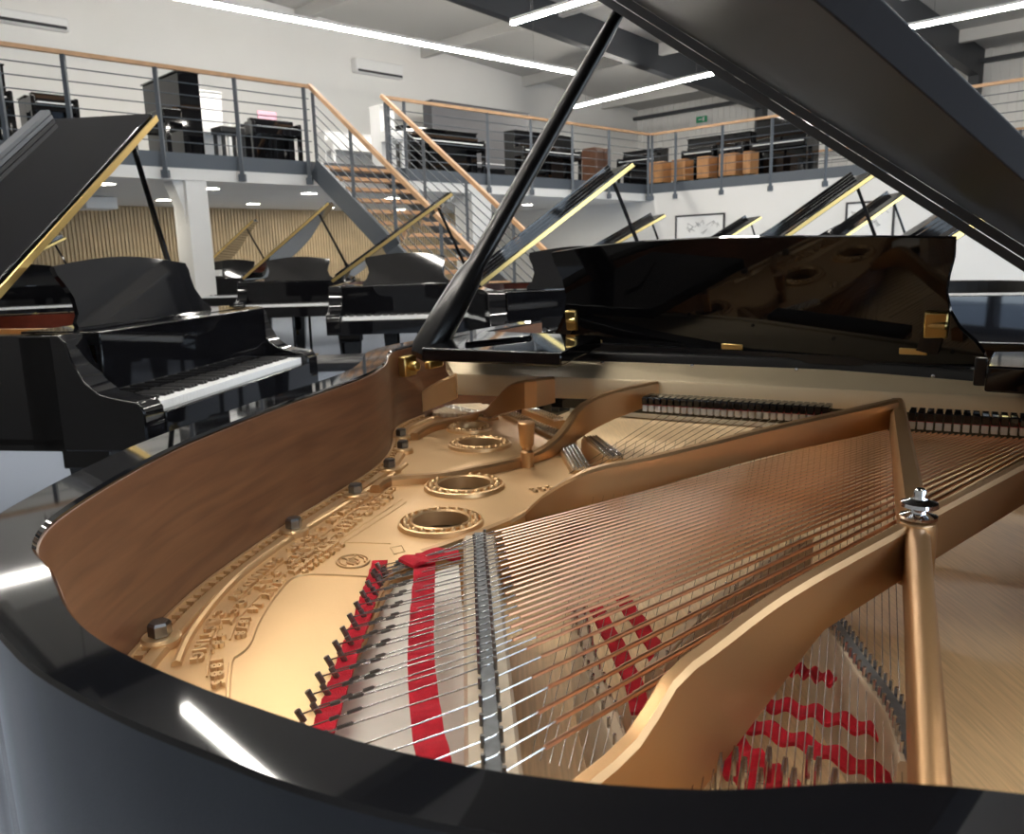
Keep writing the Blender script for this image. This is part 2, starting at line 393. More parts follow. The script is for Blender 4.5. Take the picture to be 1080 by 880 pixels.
# framed pictures on lower white wall
def picture(label, x0, x1, yt):
    pl, pr = on_a(x0, yt, .0), on_a(x1, yt, .0); b0, b1 = ab(pl)[1], ab(pr)[1]; z1 = (pl.z + pr.z) / 2; z0 = z1 - .85
    t = thing('framed_picture', label, 'picture', RW(.02, (b0 + b1) / 2, z0))
    m = MB()
    for A0, A1, Z0, Z1 in ((b0, b1, z1 - .035, z1), (b0, b1, z0, z0 + .035), (b0, b0 + .035, z0, z1), (b1 - .035, b1, z0, z1)):
        rbox(m, .0, .035, A0, A1, Z0, Z1)
    m.build('frame', 'frame', t)
    rbox(MB(), .0, .015, b0 + .03, b1 - .03, z0 + .03, z1 - .03).build('print', 'paper', t)
    m = MB(); random.seed(len(label))
    for k in range(10):
        bb = b0 + .15 + random.random() * (b1 - b0 - .3); zz = z0 + .3 + random.random() * .35
        m.tube([RW(.018, bb, zz), RW(.018, bb + .12 * random.uniform(-1, 1), zz + .1), RW(.018, bb + .2 * random.uniform(-1, 1), zz + .02)], .008, 4)
    m.build('line_drawing', 'palegrey', t)
picture('framed pale drawing on the white wall, the left one', 713, 765, 226)
picture('framed pale picture on the white wall behind the open lids, the right one', 893, 945, 212)

# ================================================================== BACKGROUND PIANOS
def grand_outline(W, LEN, off=0.0):
    'plan outline, x along keyboard from the bass side, y from the front to the tail'
    o = off
    pts = [(W - o, .3), (W - o, .62), (W - .01 - o, .85), (W - .10 - o, 1.05), (W - .30 - o, LEN * .66), (W - .42 - o, LEN * .78), (W - .55 - o * .8, LEN * .9),
           (W - .75, LEN * .985 - o), (W - .95, LEN - o), (.28, LEN - .02 - o), (.08 + o, LEN - .10 - o * .4), (o, LEN - .28), (o, LEN * .6), (o, .3)]
    return [(p.x, p.y) for p in smoothpath([(x, y, 0) for x, y in pts], 70)]
def scroll_desk(x0, x1, h, z):
    w = x1 - x0
    pts = [(0, 0), (.0, .02), (.035, .05), (.055, .11), (.045, .16), (.028, .2), (.03, h), ]
    R = [(x1 - a, z + b) for a, b in pts]; Lf = [(x0 + a, z + b) for a, b in pts][::-1]
    top = [(x1 - .03 - (w - .06) * k / 8, z + h + .035 * math.sin(PI * k / 8)) for k in range(1, 8)]
    return R + top + Lf
def grand(label, origin, rz, W=1.48, LEN=1.9, lid=37, keys=True, inner='mahog2', desk=True, finish='black', dtilt=14, group='grand pianos on the showroom floor', detail=False, flap=True, zlid=None, sign=False):
    t = thing('grand_piano', label, 'piano', origin, rz, group); LOCAL['on'] = True
    S = finish; FY = .58
    out = grand_outline(W, LEN); inn = grand_outline(W, LEN, .07)
    m = MB(); m.prism(out + [], .62, .985, holes=[inn + []]) if False else None
    n = len(out)
    vs = []
    for (a, b), (c, d) in zip(out, inn): vs += [(a, b, .62), (a, b, .978), (a * .94 + c * .06, b * .94 + d * .06, .985), (c, d, .985), (c, d, .80)]
    fs = []
    for i in range(n - 1):
        for k in range(4): fs.append((i * 5 + k, i * 5 + k + 1, i * 5 + 6 + k, i * 5 + 5 + k))
    m = MB(); m.add(vs, fs)
    m.prism(out, .60, .64)
    m.build('rim', S, t)
    # cheeks: the scrolled arms at both ends of the keyboard
    prof = [(0.0, .60), (0.0, .735), (.02, .765), (.09, .775), (.15, .79), (.20, .83), (.235, .90), (.25, .96), (.27, .985), (.42, .985), (.42, .60)]
    for x in (0, W - .115):
        m = MB(); th = .115
        vs = [(x, a, b) for a, b in prof] + [(x + th, a, b) for a, b in prof]; k = len(prof)
        fs = [tuple(range(k)), tuple(reversed(range(k, 2 * k)))] + [(i, (i + 1) % k, k + (i + 1) % k, k + i) for i in range(k)]
        m.add(vs, fs); m.build('cheek', S, t, bevel=.006)
    m = MB(); m.span(.115, W - .115, .01, .34, .60, .665); m.span(.115, W - .115, -.005, .03, .60, .715); m.build('keybed', S, t, bevel=.004)
    m = MB(); m.span(.115, W - .115, .205, .23, .70, .95); m.span(.115, W - .115, .205, .40, .94, .985); m.build('fallboard', S, t, bevel=.004)
    if keys:
        k0, k1 = .125, W - .125; w = (k1 - k0) / 52
        if detail:
            for i in range(52): MB().span(k0 + i * w + .0006, k0 + (i + 1) * w - .0006, .032, .2, .70, .742).build('white_key', 'ivory', t)
        else: MB().span(k0, k1, .032, .2, .70, .742).build('white_keys', 'ivory', t)
        m = MB()
        for i in range(51):
            if i % 7 in (0, 2, 3, 5, 6):
                x = k0 + (i + 1) * w
                if detail: MB().span(x - .005, x + .005, .082, .2, .735, .754).build('black_key', 'blackmatte', t)
                else: m.span(x - .005, x + .005, .082, .2, .735, .754)
        if not detail: m.build('black_keys', 'blackmatte', t)
    if lid:
        MB().prism(inn[2:-2], .80, .86).build('soundboard', 'tan', t)
        m = MB(); ii = inn
        for i in range(2, len(ii) - 3): m.wall([ii[i], ii[i + 1]], .979, .80, .006)
        m.build('inner_rim', inner, t)
        m = MB(); m.prism([(x * .96 + .03, y * .96 + .02) for x, y in inn[2:-2]], .862, .875)
        for x in (.3, .62, .95): m.span(x, x + .03, .5, LEN * .7, .875, .93)
        m.build('cast_iron_plate', 'gold', t)
        MB().span(.12, W - .12, .40, .56, .88, .935).build('pinblock', 'pale', t)
    # lid
    th = math.radians(lid); zl = 1.005
    def T(x, y, h): return (x * math.cos(th) - h * math.sin(th), y, zl + x * math.sin(th) + h * math.cos(th))
    lo = [(x * 1.012 - .006, y) for x, y in grand_outline(W, LEN + .012, -.008) if y > FY + .02]
    lo = [(W + .012, FY)] + lo + [(-.012, FY)]
    f = MB(); f.prism(lo, -.0, .02); m = MB(); m.add([T(*p) for p in f.v], f.f); m.build('lid', S, t, smooth=0)
    if lid:
        f = MB(); f.span(-.012, W + .012, FY + .012, FY + .54, .022, .040); m = MB(); m.add([T(*p) for p in f.v], f.f); m.build('lid_flap', S, t, bevel=.004)
        f = MB(); f.span(-.012, W + .012, FY + .50, FY + .545, .042, .060); f.span(-.012, W + .012, FY + .50, FY + .545, .064, .082); m = MB(); m.add([T(*p) for p in f.v], f.f); m.build('flap_edge', 'flapsheen' if detail else S, t, smooth=0)
        f = MB(); f.span(.0, W + .012, FY - .008, FY + .0, .004, .030); m = MB(); m.add([T(*p) for p in f.v], f.f); m.build('lid_hinge', 'brass', t)
        top = V(T(W * .88, .62, -.004)); m = MB(); bot = V((W - .05, .66, .95))
        m.tube([bot, bot.lerp(top, .25), bot.lerp(top, .3), top], [.024, .022, .014, .012], 8); m.build('prop_stick', S, t)
    else:
        f = MB(); f.span(-.012, W + .012, .25, FY - .003, 1.0, 1.02); f.build('lid_flap', S, t, bevel=.004)
    if lid and desk:
        sd = scroll_desk(.27, W - .27, .235, 0); m = MB(); ang = math.radians(dtilt)
        m.plate([(x, .40 + math.sin(ang) * z, .985 + math.cos(ang) * z) for x, z in sd], (0, -math.cos(ang), math.sin(ang)), .018)
        m.build('music_desk', S, t, smooth=0)
        m = MB(); m.span(.12, W - .12, .30, .50, .972, .988); m.build('desk_shelf', S, t)
    if sign:
        MB().box((.36, .392, 1.06), (.15, .006, .085), V((1, 0, 0)), V((0, 1, 0)), V((0, 0, 1))).build('price_card', 'paper', t)
    for x, y in ((.16, .28), (W - .16, .28), (W * .32, LEN - .35)):
        m = MB(); r0, r1 = .085, .05
        o = m.add([(x + a * r0, y + b * r0, .60) for a, b in ((-1, -1), (1, -1), (1, 1), (-1, 1))] + [(x + a * r1, y + b * r1, .09) for a, b in ((-1, -1), (1, -1), (1, 1), (-1, 1))],
              [(3, 2, 1, 0), (4, 5, 6, 7), (0, 1, 5, 4), (1, 2, 6, 5), (2, 3, 7, 6), (3, 0, 4, 7)])
        m.span(x - .09, x + .09, y - .09, y + .09, .52, .60)
        lg = m.build('leg', S, t, bevel=.006)
        m = MB(); m.lathe((x, y, 0), [(.012, .10), (.02, .08), (.012, .065)], 10); m.lathe((x + .0, y - .015, .035), [(.034, -.015), (.034, .015)], 14, V((1, 0, 0)))
        m.build('caster', 'brass', lg)
    m = MB()
    for x in (W / 2 - .09, W / 2 + .09): m.tube([(x, .38, .62), (x, .36, .14)], .016, 8)
    m.span(W / 2 - .16, W / 2 + .16, .30, .42, .09, .15)
    ly = m.build('pedal_lyre', S, t, bevel=.004)
    for x in (-.07, 0, .07): MB().tube([(W / 2 + x, .32, .105), (W / 2 + x, .22, .10), (W / 2 + x, .17, .095)], [.010, .012, .018], 8).build('pedal', 'brass', ly)
    LOCAL['on'] = False
    return t

kb, ke = un(163, 425, .742), un(313, 378, .742)
kd = (ke - kb); kd.z = 0; kd.normalize(); rz = math.atan2(kd.y, kd.x)
def put(origin_key, rz, W, LEN, label, **k):
    'place so that the bass end of the keys falls at origin_key'
    x = V((math.cos(rz), math.sin(rz), 0)); y = V((-x.y, x.x, 0)); o = V((origin_key.x, origin_key.y, 0)) - x * .125 - y * .04
    return grand(label, o, rz, W, LEN, **k)
put(kb, rz, 1.48, 2.1, 'black grand piano at left with keyboard side-on and music desk up', detail=True, lid=34, dtilt=23)
LP = math.radians(-4)
def far_piano(hinge, tip, Y, ang, label, W=1.45, LEN=1.9, **k):
    'hinge/tip: image ends of the lid fold edge; the fold lies .42 m behind the key front'
    x = V((math.cos(ang), math.sin(ang), 0)); y = V((-x.y, x.x, 0))
    d = ray(*hinge); P = CAM + d * (Y / d.y); P.z = 1.0
    Q = onplane(tip[0], tip[1], P, y); h = Q - P; th = math.atan2(h.z, h.dot(x))
    W = k.pop('WW', min(1.52, max(1.2, h.length)))
    o = P - y * .58; o.z = 0
    return grand(label, o, ang, W, LEN, lid=math.degrees(th), **k)
far_piano((205, 291), (267, 235), 12.3, math.radians(8), 'farthest black grand piano just right of the white pillar, white card on its desk', sign=True)
far_piano((258, 302), (347, 217), 9.5, math.radians(4), 'black grand piano before the slatted wall, between the white pillar and the staircase')
far_piano((352, 304), (477, 208), 7.2, math.radians(4), 'black grand piano with white keys showing in front of the staircase')
far_piano((508, 303), (668, 178), 5.4, math.radians(8), 'black grand piano with yellow-edged lid right of the lid prop stick')
far_piano((-28, 300), (52, 262), 10.2, math.radians(30), 'dark grand piano at far left under the raised lid, before the slatted wall', desk=True)
far_piano((775, 268), (925, 186), 6.2, math.radians(-6), 'black grand piano with broad brass-edged lid behind the music desk', desk=False)
far_piano((850, 272), (942, 217), 8.6, math.radians(-6), 'black grand piano with thin brass-edged lid, right and behind the broad-lidded one', desk=False)
far_piano((600, 288), (684, 240), 9.0, math.radians(5), 'distant grand piano with lid tip under the gallery corner', desk=False)
far_piano((725, 272), (797, 235), 11.5, math.radians(5), 'most distant grand piano, lid tip below the left framed picture', desk=False)
far_piano((930, 300), (1045, 232), 3.9, math.radians(-14), 'black grand piano at right edge behind the cheek block', W=1.48, desk=False, WW=1.48, inner='blackmatte')

# bench seats on the floor
def bench(label, p, w, d, h, seat='leather', rz=0, group=None):
    t = thing('piano_bench', label, 'bench', (p.x, p.y, 0), rz, group); LOCAL['on'] = True
    MB().span(-w / 2, w / 2, -d / 2, d / 2, h - .09, h).build('seat', seat, t, bevel=.03)
    for sx in (-1, 1):
        for sy in (-1, 1): MB().beam((sx * (w / 2 - .05), sy * (d / 2 - .05), h - .09), (sx * (w / 2 - .05), sy * (d / 2 - .05), 0), .045, .045, V((0, 1, 0))).build('leg', 'black', t)
    LOCAL['on'] = False; return t
p = un(362, 376, .5); bench('black leather piano bench beyond the bent side of the near piano', p, .6, .36, .5, rz=.1)

# ------------------------------------------------------------------ gallery instruments
def upright(label, a, b, rz, w=1.48, h=1.2, finish='black', zf=ZF, group='upright pianos on the gallery', glow=False):
    p = RW(a, b); t = thing('upright_piano', label, 'piano', (p.x, p.y, zf), rz, group); LOCAL['on'] = True
    m = MB(); m.span(0, w, .28, .60, 0.02, h); m.span(-.01, w + .01, .25, .61, h, h + .025); m.build('case', finish, t, bevel=.006)
    m = MB(); m.span(.05, w - .05, 0, .30, .60, .70); m.build('keybed', finish, t, bevel=.005)
    MB().span(.08, w - .08, .01, .16, .70, .722).build('white_keys', 'ivory', t)
    m = MB()
    for i in range(51):
        if i % 7 in (0, 2, 3, 5, 6): x = .08 + (i + 1) * (w - .16) / 52; m.span(x - .005, x + .005, .06, .16, .722, .733)
    m.build('black_keys', 'blackmatte', t)
    MB().span(.06, w - .06, .17, .28, .70, .86).build('fallboard', finish, t, bevel=.01)
    for x in (0.0, w - .06):
        m = MB(); m.span(x, x + .06, 0, .3, .58, .80); m.build('arm', finish, t, bevel=.02)
        m = MB(); m.span(x, x + .06, .02, .09, 0, .60); m.span(x, x + .06, .0, .3, 0, .06); m.build('leg', finish, t, bevel=.005)
    for x in (-.1, 0, .1): MB().span(w / 2 + x - .02, w / 2 + x + .02, .18, .28, .05, .065).build('pedal', 'brass', t)
    LOCAL['on'] = False; return t
angA = math.atan2(AX.y, AX.x); angD = math.atan2(-DX.y, -DX.x)
def a_at(x, y, b): return ab(on_b(x, y, b))[0]
def b_at(x, y, a): return ab(on_a(x, y, a))[1]
GB = 'gallery grand pianos'
angDX = math.atan2(DX.y, DX.x)
def upright_px(label, x0, x1, b, h, finish='black'):
    a0, a1 = a_at(x0, 130, b), a_at(x1, 130, b); return upright(label, a0, b, angA, a0 - a1, h, finish)
upright_px('black upright piano at the left end of the gallery', -45, 18, -1.2, 1.15)
upright_px('small black digital piano with pale side behind the left railing', 36, 86, -1.3, .80)
upright('black upright piano seen end-on above the big open lid', a_at(134, 115, -2.6), -2.6, angDX, 1.35, 1.33)
upright_px('white upright piano on the gallery beside the black end-on one', 196, 244, -1.9, 1.28, 'white')
upright_px('black digital piano with pink sheet music left of the stair head', 266, 318, -1.5, .74)
upright_px('white upright piano seen through the right stair balusters', 411, 426, -1.0, 1.22, 'white')
upright_px('long white piano glimpsed behind the upper stair handrail', 350, 404, -2.6, .95, 'white')
upright_px('tall grey glossy upright piano right of the stair head', 464, 566, -3.6, 2.05, 'grey')
upright_px('black upright piano in front of the tall grey one', 432, 512, -1.2, .95)
upright_px('black upright piano crossed by the lid prop stick', 552, 614, -1.2, 1.12)
p = RW(a_at(242, 155, -.7), -.7)
def gbench(label, p, w, h, mt, rz=0, group='benches on the gallery'):
    t = thing('piano_bench', label, 'bench', (p.x, p.y, ZF), rz, group); LOCAL['on'] = True
    MB().span(-w / 2, w / 2, -.17, .17, h - .1, h).build('seat', mt, t, bevel=.02)
    for sx in (-1, 1):
        for sy in (-1, 1): MB().span(sx * (w / 2 - .05) - .022, sx * (w / 2 - .05) + .022, sy * .13 - .022, sy * .13 + .022, 0, h - .1).build('leg', mt, t)
    LOCAL['on'] = False; return t
gbench('small black stool beside the white upright piano', p, .4, .5, 'leather', angA)
t = tag(MB().box(RW(a_at(283, 140, -1.8), -1.8, ZF + .88), (.35, .02, .26), AX, DX, V((0, 0, 1))).build('sheet_music', 'pink'), 'pink sheet music on the small black digital piano', 'sheet music')
a_s = a_at(629, 170, -1.0)
def cabinet(label, p, w, d, h, mt, rz):
    t = thing('cabinet', label, 'cabinet', (p.x, p.y, ZF), rz, 'wooden cases on the gallery'); LOCAL['on'] = True
    MB().span(-w / 2, w / 2, -d / 2, d / 2, .06, h).build('body', mt, t, bevel=.01)
    for s in (-1, 1): MB().span(s * w / 4 - w / 4 + .02, s * w / 4 + w / 4 - .02, -d / 2 - .015, -d / 2, .1, h - .05).build('door', mt, t, bevel=.006)
    MB().span(-w / 2 + .03, w / 2 - .03, -d / 2 + .02, d / 2, 0, .06).build('plinth', 'blackmatte', t)
    LOCAL['on'] = False
cabinet('brown wooden case at the gallery corner', RW(a_s, -1.0), .55, .4, .85, 'brown', angA)
rzR = math.atan2(-DX.y, -DX.x) + PI
for x0, x1, h, lab in ((650, 690, .95, 'black piano on the gallery right at its inner corner'), (718, 752, 1.05, 'bluish black piano on the right gallery above the middle tan cases'),
                     (756, 784, 1.05, 'black piano on the right gallery above the wide tan case'), (790, 850, 1.25, 'tallest black piano on the right gallery beside the big lid edge')):
    b0, b1 = b_at(x0, 160, -1.1), b_at(x1, 160, -1.1); q = RW(-1.1, b0); o = upright(lab, -1.1, b0, rzR, b1 - b0, h)
for x0, x1, y, lab in ((685, 706, 180, 'tan wooden case nearest the gallery corner'), (711, 729, 178, 'tan wooden case second from the gallery corner'), (738, 754, 172, 'tan wooden case middle of the right gallery row'),
                  (760, 783, 170, 'wide tan case right of the middle of the gallery row'), (787, 797, 166, 'small tan case last along the right gallery railing')):
    b0, b1 = b_at(x0, y, -.5), b_at(x1, y, -.5); cabinet(lab, RW(-.5, (b0 + b1) / 2), (b1 - b0) * .78, .36, .52, 'tan', rzR)
# ================================================================== MAIN PIANO
K1X = V((-math.cos(math.radians(34)), math.sin(math.radians(34)), 0)); L1X = V((math.sin(math.radians(34)), math.cos(math.radians(34)), 0))
KA = math.radians(29.0); KX = V((-math.cos(KA), math.sin(KA), 0)); LX = V((math.sin(KA), math.cos(KA), 0)); DC = V((.6078, 2.0876, 0))
def W(k, l, z=0.0): return DC + KX * k + LX * l + V((0, 0, z))
def KL(p): d = p - DC; return d.dot(KX), d.dot(LX)
def W1(k, l, z=0.0): return DC + K1X * k + L1X * l + V((0, 0, z))
def KL1(p): d = p - DC; return d.dot(K1X), d.dot(L1X)
GP = thing('grand_piano', 'open black grand piano in the foreground showing its bronze plate and copper strings', 'piano', W(0, -.5))
ZR = .985
IN = [(.74, .30), (.74, .0), (.74, -.25), (.738, -.40)]
IN += [KL(W1(a, b)) for a, b in [(.675, -.58), (.63, -.66), (.56, -.742), (.49, -.835), (.425, -.955), (.355, -1.15), (.322, -1.245), (.214, -1.498), (.084, -1.695), (.004, -1.768),
      (-.07, -1.793), (-.149, -1.823), (-.213, -1.837), (-.296, -1.840), (-.364, -1.836), (-.424, -1.830), (-.494, -1.812), (-.56, -1.782)]]
IN += [(-.47, -1.785), (-.56, -1.755), (-.64, -1.705), (-.70, -1.62), (-.73, -1.48), (-.735, -1.2), (-.735, -.6), (-.735, .30)]
inn = smoothpath([(a, b, 0) for a, b in IN], 260)
def rimw(p):
    w = .056
    if p.y < -1.5: w = .056 - .016 * min(1, max(0, (.17 - p.x) / .19))
    return w
outp = []
for i, p in enumerate(inn):
    t = (inn[min(i + 1, 259)] - inn[max(i - 1, 0)]).normalized(); nrm = V((-t.y, t.x, 0))
    if i == 0: side = 1 if (nrm.x > 0) else -1
    outp.append(p + nrm * (side * rimw(p)))
def rimsweep(profile, name, m, parent, uvs=False):
    'profile: list of (f, z): f 0 at inner contour, 1 at outer'
    k = len(profile); mb = MB(); vs = []
    for p, q in zip(inn, outp):
        for f, z in profile: c = p.lerp(q, f); vs.append(W(c.x, c.y, z))
    fs = [(i * k + j, i * k + j + 1, (i + 1) * k + j + 1, (i + 1) * k + j) for i in range(len(inn) - 1) for j in range(k - 1)]
    mb.add(vs, fs); o = mb.build(name, m, parent, smooth=28)
    if uvs:
        uv = o.data.uv_layers.new(name='UVMap'); d = [0]
        for i in range(1, len(inn)): d.append(d[-1] + (inn[i] - inn[i - 1]).length)
        for lp in o.data.loops:
            vi = lp.vertex_index; uv.data[lp.index].uv = (d[vi // k], profile[vi % k][1] + .06 * d[vi // k] * 0)
    return o
rimsweep([(.03, .70), (.03, .972), (.0, .980), (.0, ZR - .003), (.05, ZR), (.96, ZR), (1.0, ZR - .003), (1.0, .61), (.97, .60), (.03, .60), (.03, .70)], 'rim', 'black', GP)
rimsweep([(-.02, .63), (-.02, .979), (.03, .980)], 'inner_rim', 'mahogany', GP, True)
ipoly = [(W(p.x, p.y).x, W(p.x, p.y).y) for p in inn]
MB().prism(ipoly, .680, .692).build('soundboard', 'spruce', GP)
MB().prism(ipoly, .60, .615).build('bottom_board', 'blackmatte', GP)

# --- cast iron plate
ZP = .79
def pxy(x, y, z=ZP): p = un(x, y, z); return (p.x, p.y)
def circ(c, r, n=40): return [(c.x + r * math.cos(2 * PI * k / n), c.y + r * math.sin(2 * PI * k / n)) for k in range(n)]
HOLES = [((465, 553), .066), ((490, 514), .072), ((506, 470), .069), ((495, 453), .054)]
HC = [(un(x, y, ZP), r) for (x, y), r in HOLES]
edge_in = [p for p in inn if p.y < -.42]                 # along bent side and tail
i_end = next(i for i, p in enumerate(inn) if p.x < -.16 and p.y < -1.7)
i_beg = next(i for i, p in enumerate(inn) if p.y < -.40)
def shrink(p, d=.004):
    i = inn.index(p); t = (inn[min(i + 1, 259)] - inn[max(i - 1, 0)]).normalized(); return p - V((-t.y, t.x, 0)) * (side * d)
poly = [W(q.x, q.y) for q in (shrink(p, .017) for p in inn[i_beg:i_end + 1])]
poly = [(q.x, q.y) for q in poly]
hit_edge = [(-.21, -1.74), (-.165, -1.672), (-.138, -1.622), (-.118, -1.59), (.035, -1.345), (.062, -1.292)]
poly += [(W1(a, b).x, W1(a, b).y) for a, b in hit_edge]
T3E = [(450, 582), (500, 565), (545, 549), (585, 523), (610, 495)]
poly += [pxy(*p) for p in T3E] + [pxy(600, 474), pxy(575, 460), pxy(530, 440), pxy(500, 428), pxy(470, 428)]
pb = MB(); pb.prism(poly, ZP - .014, ZP, [circ(c, r * .66) for c, r in HC])
PL = pb.build('cast_iron_plate', 'gold', GP, smooth=30)
sk = MB(); kp = poly[i_end + 1 - i_beg:]
sk.wall(kp, ZP - .013, .693, .006, .1); sk.build('plate_shade_skirt', 'gold_shaded', PL)  # plate edge skirt, added down to the soundboard to block light below
# flange along the rim with teeth
fi = inn[i_beg:i_end - 6]
m = MB(); 
fl = [W(q.x, q.y) for q in (shrink(p, .0265) for p in fi)]
m.wall([(p.x, p.y) for p in fl], ZP + .006, ZP - .004, .020, .2)
m.build('flange', 'gold', PL)
m = MB(); acc = 0; fl = [W(q.x, q.y) for q in (shrink(p, .0045) for p in fi)]
m.wall([(p.x, p.y) for p in fl], ZP + .009, ZP - .006, .006, .2)
for i in range(1, len(fi)):
    acc += (fi[i] - fi[i - 1]).length
    if acc > .0195:
        acc = 0; p = shrink(fi[i], .0115); t = (fi[i] - fi[i - 1]).normalized(); q = W(p.x, p.y, ZP + .001)
        d = KX * t.x + LX * t.y; m.box(q, (.0095, .012, .012), d, V((-d.y, d.x, 0)))
m.build('toothed_edge', 'gold', PL)
# raised inner moulding following the flange
ml = smoothpath([un(x, y, ZP + .001) for x, y in ((428, 490), (412, 503), (392, 515), (352, 541), (320, 560), (294, 577), (266, 597), (242, 618), (220, 643), (203, 666), (193, 684), (186, 702))], 60)
MB().tube(ml, .0055, 8).build('moulding', 'gold', PL)
for x, y in ((169, 669), (310, 556), (375, 519), (411, 492), (425, 472), (423, 459)):
    p = un(x, y, ZP + .012); b = MB(); b.lathe(p - V((0, 0, .004)), [(.022, -.008), (.022, .0), (.019, .003)], 6 * 4)
    pad = b.build('bolt_pad', 'gold', PL)
    MB().lathe(p, [(.0125, 0), (.0125, .012), (.0105, .015), (0, .0155)], 6).build('plate_bolt', 'pin', PL, smooth=20)
# rosettes
for c, r in HC:
    b = MB(); z0 = V((c.x, c.y, ZP))
    b.lathe(z0, [(r * .66, -.016), (r * .66, .007), (r * .70, .010), (r * .74, .008), (r * .75, .0005), (r * .94, .0005), (r * .95, .008), (r, .007), (r * 1.03, -.001)], 48, caps=False)
    ring = b.build('rosette', 'gold', PL, smooth=40)
    b = MB()
    for k in range(22):
        q = 2 * PI * k / 22; b.lathe(z0 + V((r * .845 * math.cos(q), r * .845 * math.sin(q), .003)), [(r * .085, 0), (r * .078, .004), (r * .05, .0075), (0, .009)], 10)
    b.build('bead_ring', 'gold', ring, smooth=60)
# treble lattice grille
cg = un(487, 433, ZP + .004); m = MB()
ex = (un(520, 431, ZP) - un(455, 433, ZP)); ux = ex.normalized(); uy = V((-ux.y, ux.x, 0)); ra = ex.length / 2
for i in range(-6, 7):
    for j in range(-3, 4):
        q = cg + ux * (i * ra / 6.5) + uy * (j * .020) + ux * (.5 * (j % 2) * ra / 6.5)
        if ((q - cg).dot(ux) / ra) ** 2 + ((q - cg).dot(uy) / .075) ** 2 < 1: m.lathe(q, [(.011, -.004), (.011, .004), (.006, .007), (0, .0075)], 8)
m.build('lattice_grille', 'pale', PL)

# --- raised lettering
FONT = {}
def glyph(ch, size):
    if (ch, size) in FONT: return FONT[ch, size]
    cu = bpy.data.curves.new('glyph', 'FONT'); cu.body = ch; cu.size = size; cu.extrude = .0036; cu.bevel_depth = .0005; cu.bevel_resolution = 0; cu.resolution_u = 2
    cu.offset = .0003
    ob = bpy.data.objects.new('glyph', cu); me = bpy.data.meshes.new_from_object(ob)
    vs = [tuple(v.co) for v in me.vertices]; fs = [tuple(p.vertices) for p in me.polygons]
    w = max((v[0] for v in vs), default=size * .3) + size * .06
    bpy.data.objects.remove(ob); bpy.data.curves.remove(cu); bpy.data.meshes.remove(me)
    FONT[ch, size] = (vs, fs, w); return FONT[ch, size]
def letter_row(text, path, size, name='raised_lettering', m='gold', fit=True):
    'letters stand on the far-to-near path, tops turned to its left'
    P = smoothpath(path, 400); L = sum((P[i + 1] - P[i]).length for i in range(399))
    gl = [(None, None, size * .45) if c == ' ' else glyph(c, size) for c in text]
    tot = sum(g[2] for g in gl); sc = L / tot if fit else 1.0
    s = 0; mb = MB()
    for ch, g in zip(text + ' ', gl + [(None, None, 0)]):
        w = g[2] * sc; f = min(.999, (s + w * .5) / L); i = int(f * 399); p = P[i]
        t = (P[min(i + 4, 399)] - P[max(i - 4, 0)]); t.z = 0; t.normalize(); u = V((-t.y, t.x, 0))
        if g[0]:
            sx = min(1.2, sc * .94); mb.add([p + t * ((v[0] - g[2] * .5) * sx) + u * (v[1] - size * .36) + V((0, 0, v[2])) for v in g[0]], g[1])
        elif mb.v:
            mb.build(name, m, PL, smooth=0); mb = MB()
        s += w
def prow(pts, z=ZP + .0012): return [un(x, y, z) for x, y in pts]
R1 = prow([(391, 524), (370, 536), (350, 550), (333, 564), (304, 583), (280, 601), (257, 623), (234, 646), (217, 675), (206, 701)])
R2 = prow([(416, 515), (403, 526), (379, 541), (355, 560), (321, 582), (288, 609), (261, 632), (244, 652), (232, 675), (229, 703), (231, 728)])
R3 = prow([(414, 524), (387, 543), (370, 555), (345, 577), (319, 597), (292, 619), (276, 636), (260, 654), (253, 675)])
letter_row('STEINWAY & SONS  FOUNDRY  CASTING', R1, .0190)
letter_row('CUPOLA STEEL  FRAME  PAT. OCT. 28. 1885', R2, .0168)
letter_row('CAPO D ASTRO BAR  PAT. MAY 14 1878', R3, .0162)
for Ra, Rb in ((R1, R2), (R2[1:-2], R3)):
    pa, pb_ = smoothpath(Ra, 40), smoothpath(Rb, 40)
    MB().tube([a.lerp(b, .5) for a, b in zip(pa, pb_)], .0013, 6).build('ridge', 'gold', PL)
for k, pts in enumerate(([(348, 571), (305, 600)], [(356, 573), (312, 604)], [(363, 575), (318, 607)])):
    letter_row(('NEW YORK HAMBURG LONDON', 'STEINWAY & SONS', 'PATENTED')[k], prow(pts), .0085)
# panel outlines
for pts in ([(240, 738), (242, 712), (245, 696), (254, 690), (263, 680), (272, 658), (288, 632), (306, 612), (322, 607), (350, 607), (392, 609)],
            [(345, 578), (372, 561), (400, 543), (424, 527)], [(349, 581), (376, 564), (404, 546), (428, 530)], [(360, 573), (385, 573), (412, 574)]):
    MB().tube(smoothpath(prow(pts, ZP), 50), .0024 if len(pts) > 5 else .0012, 6).build('panel_line', 'gold', PL)
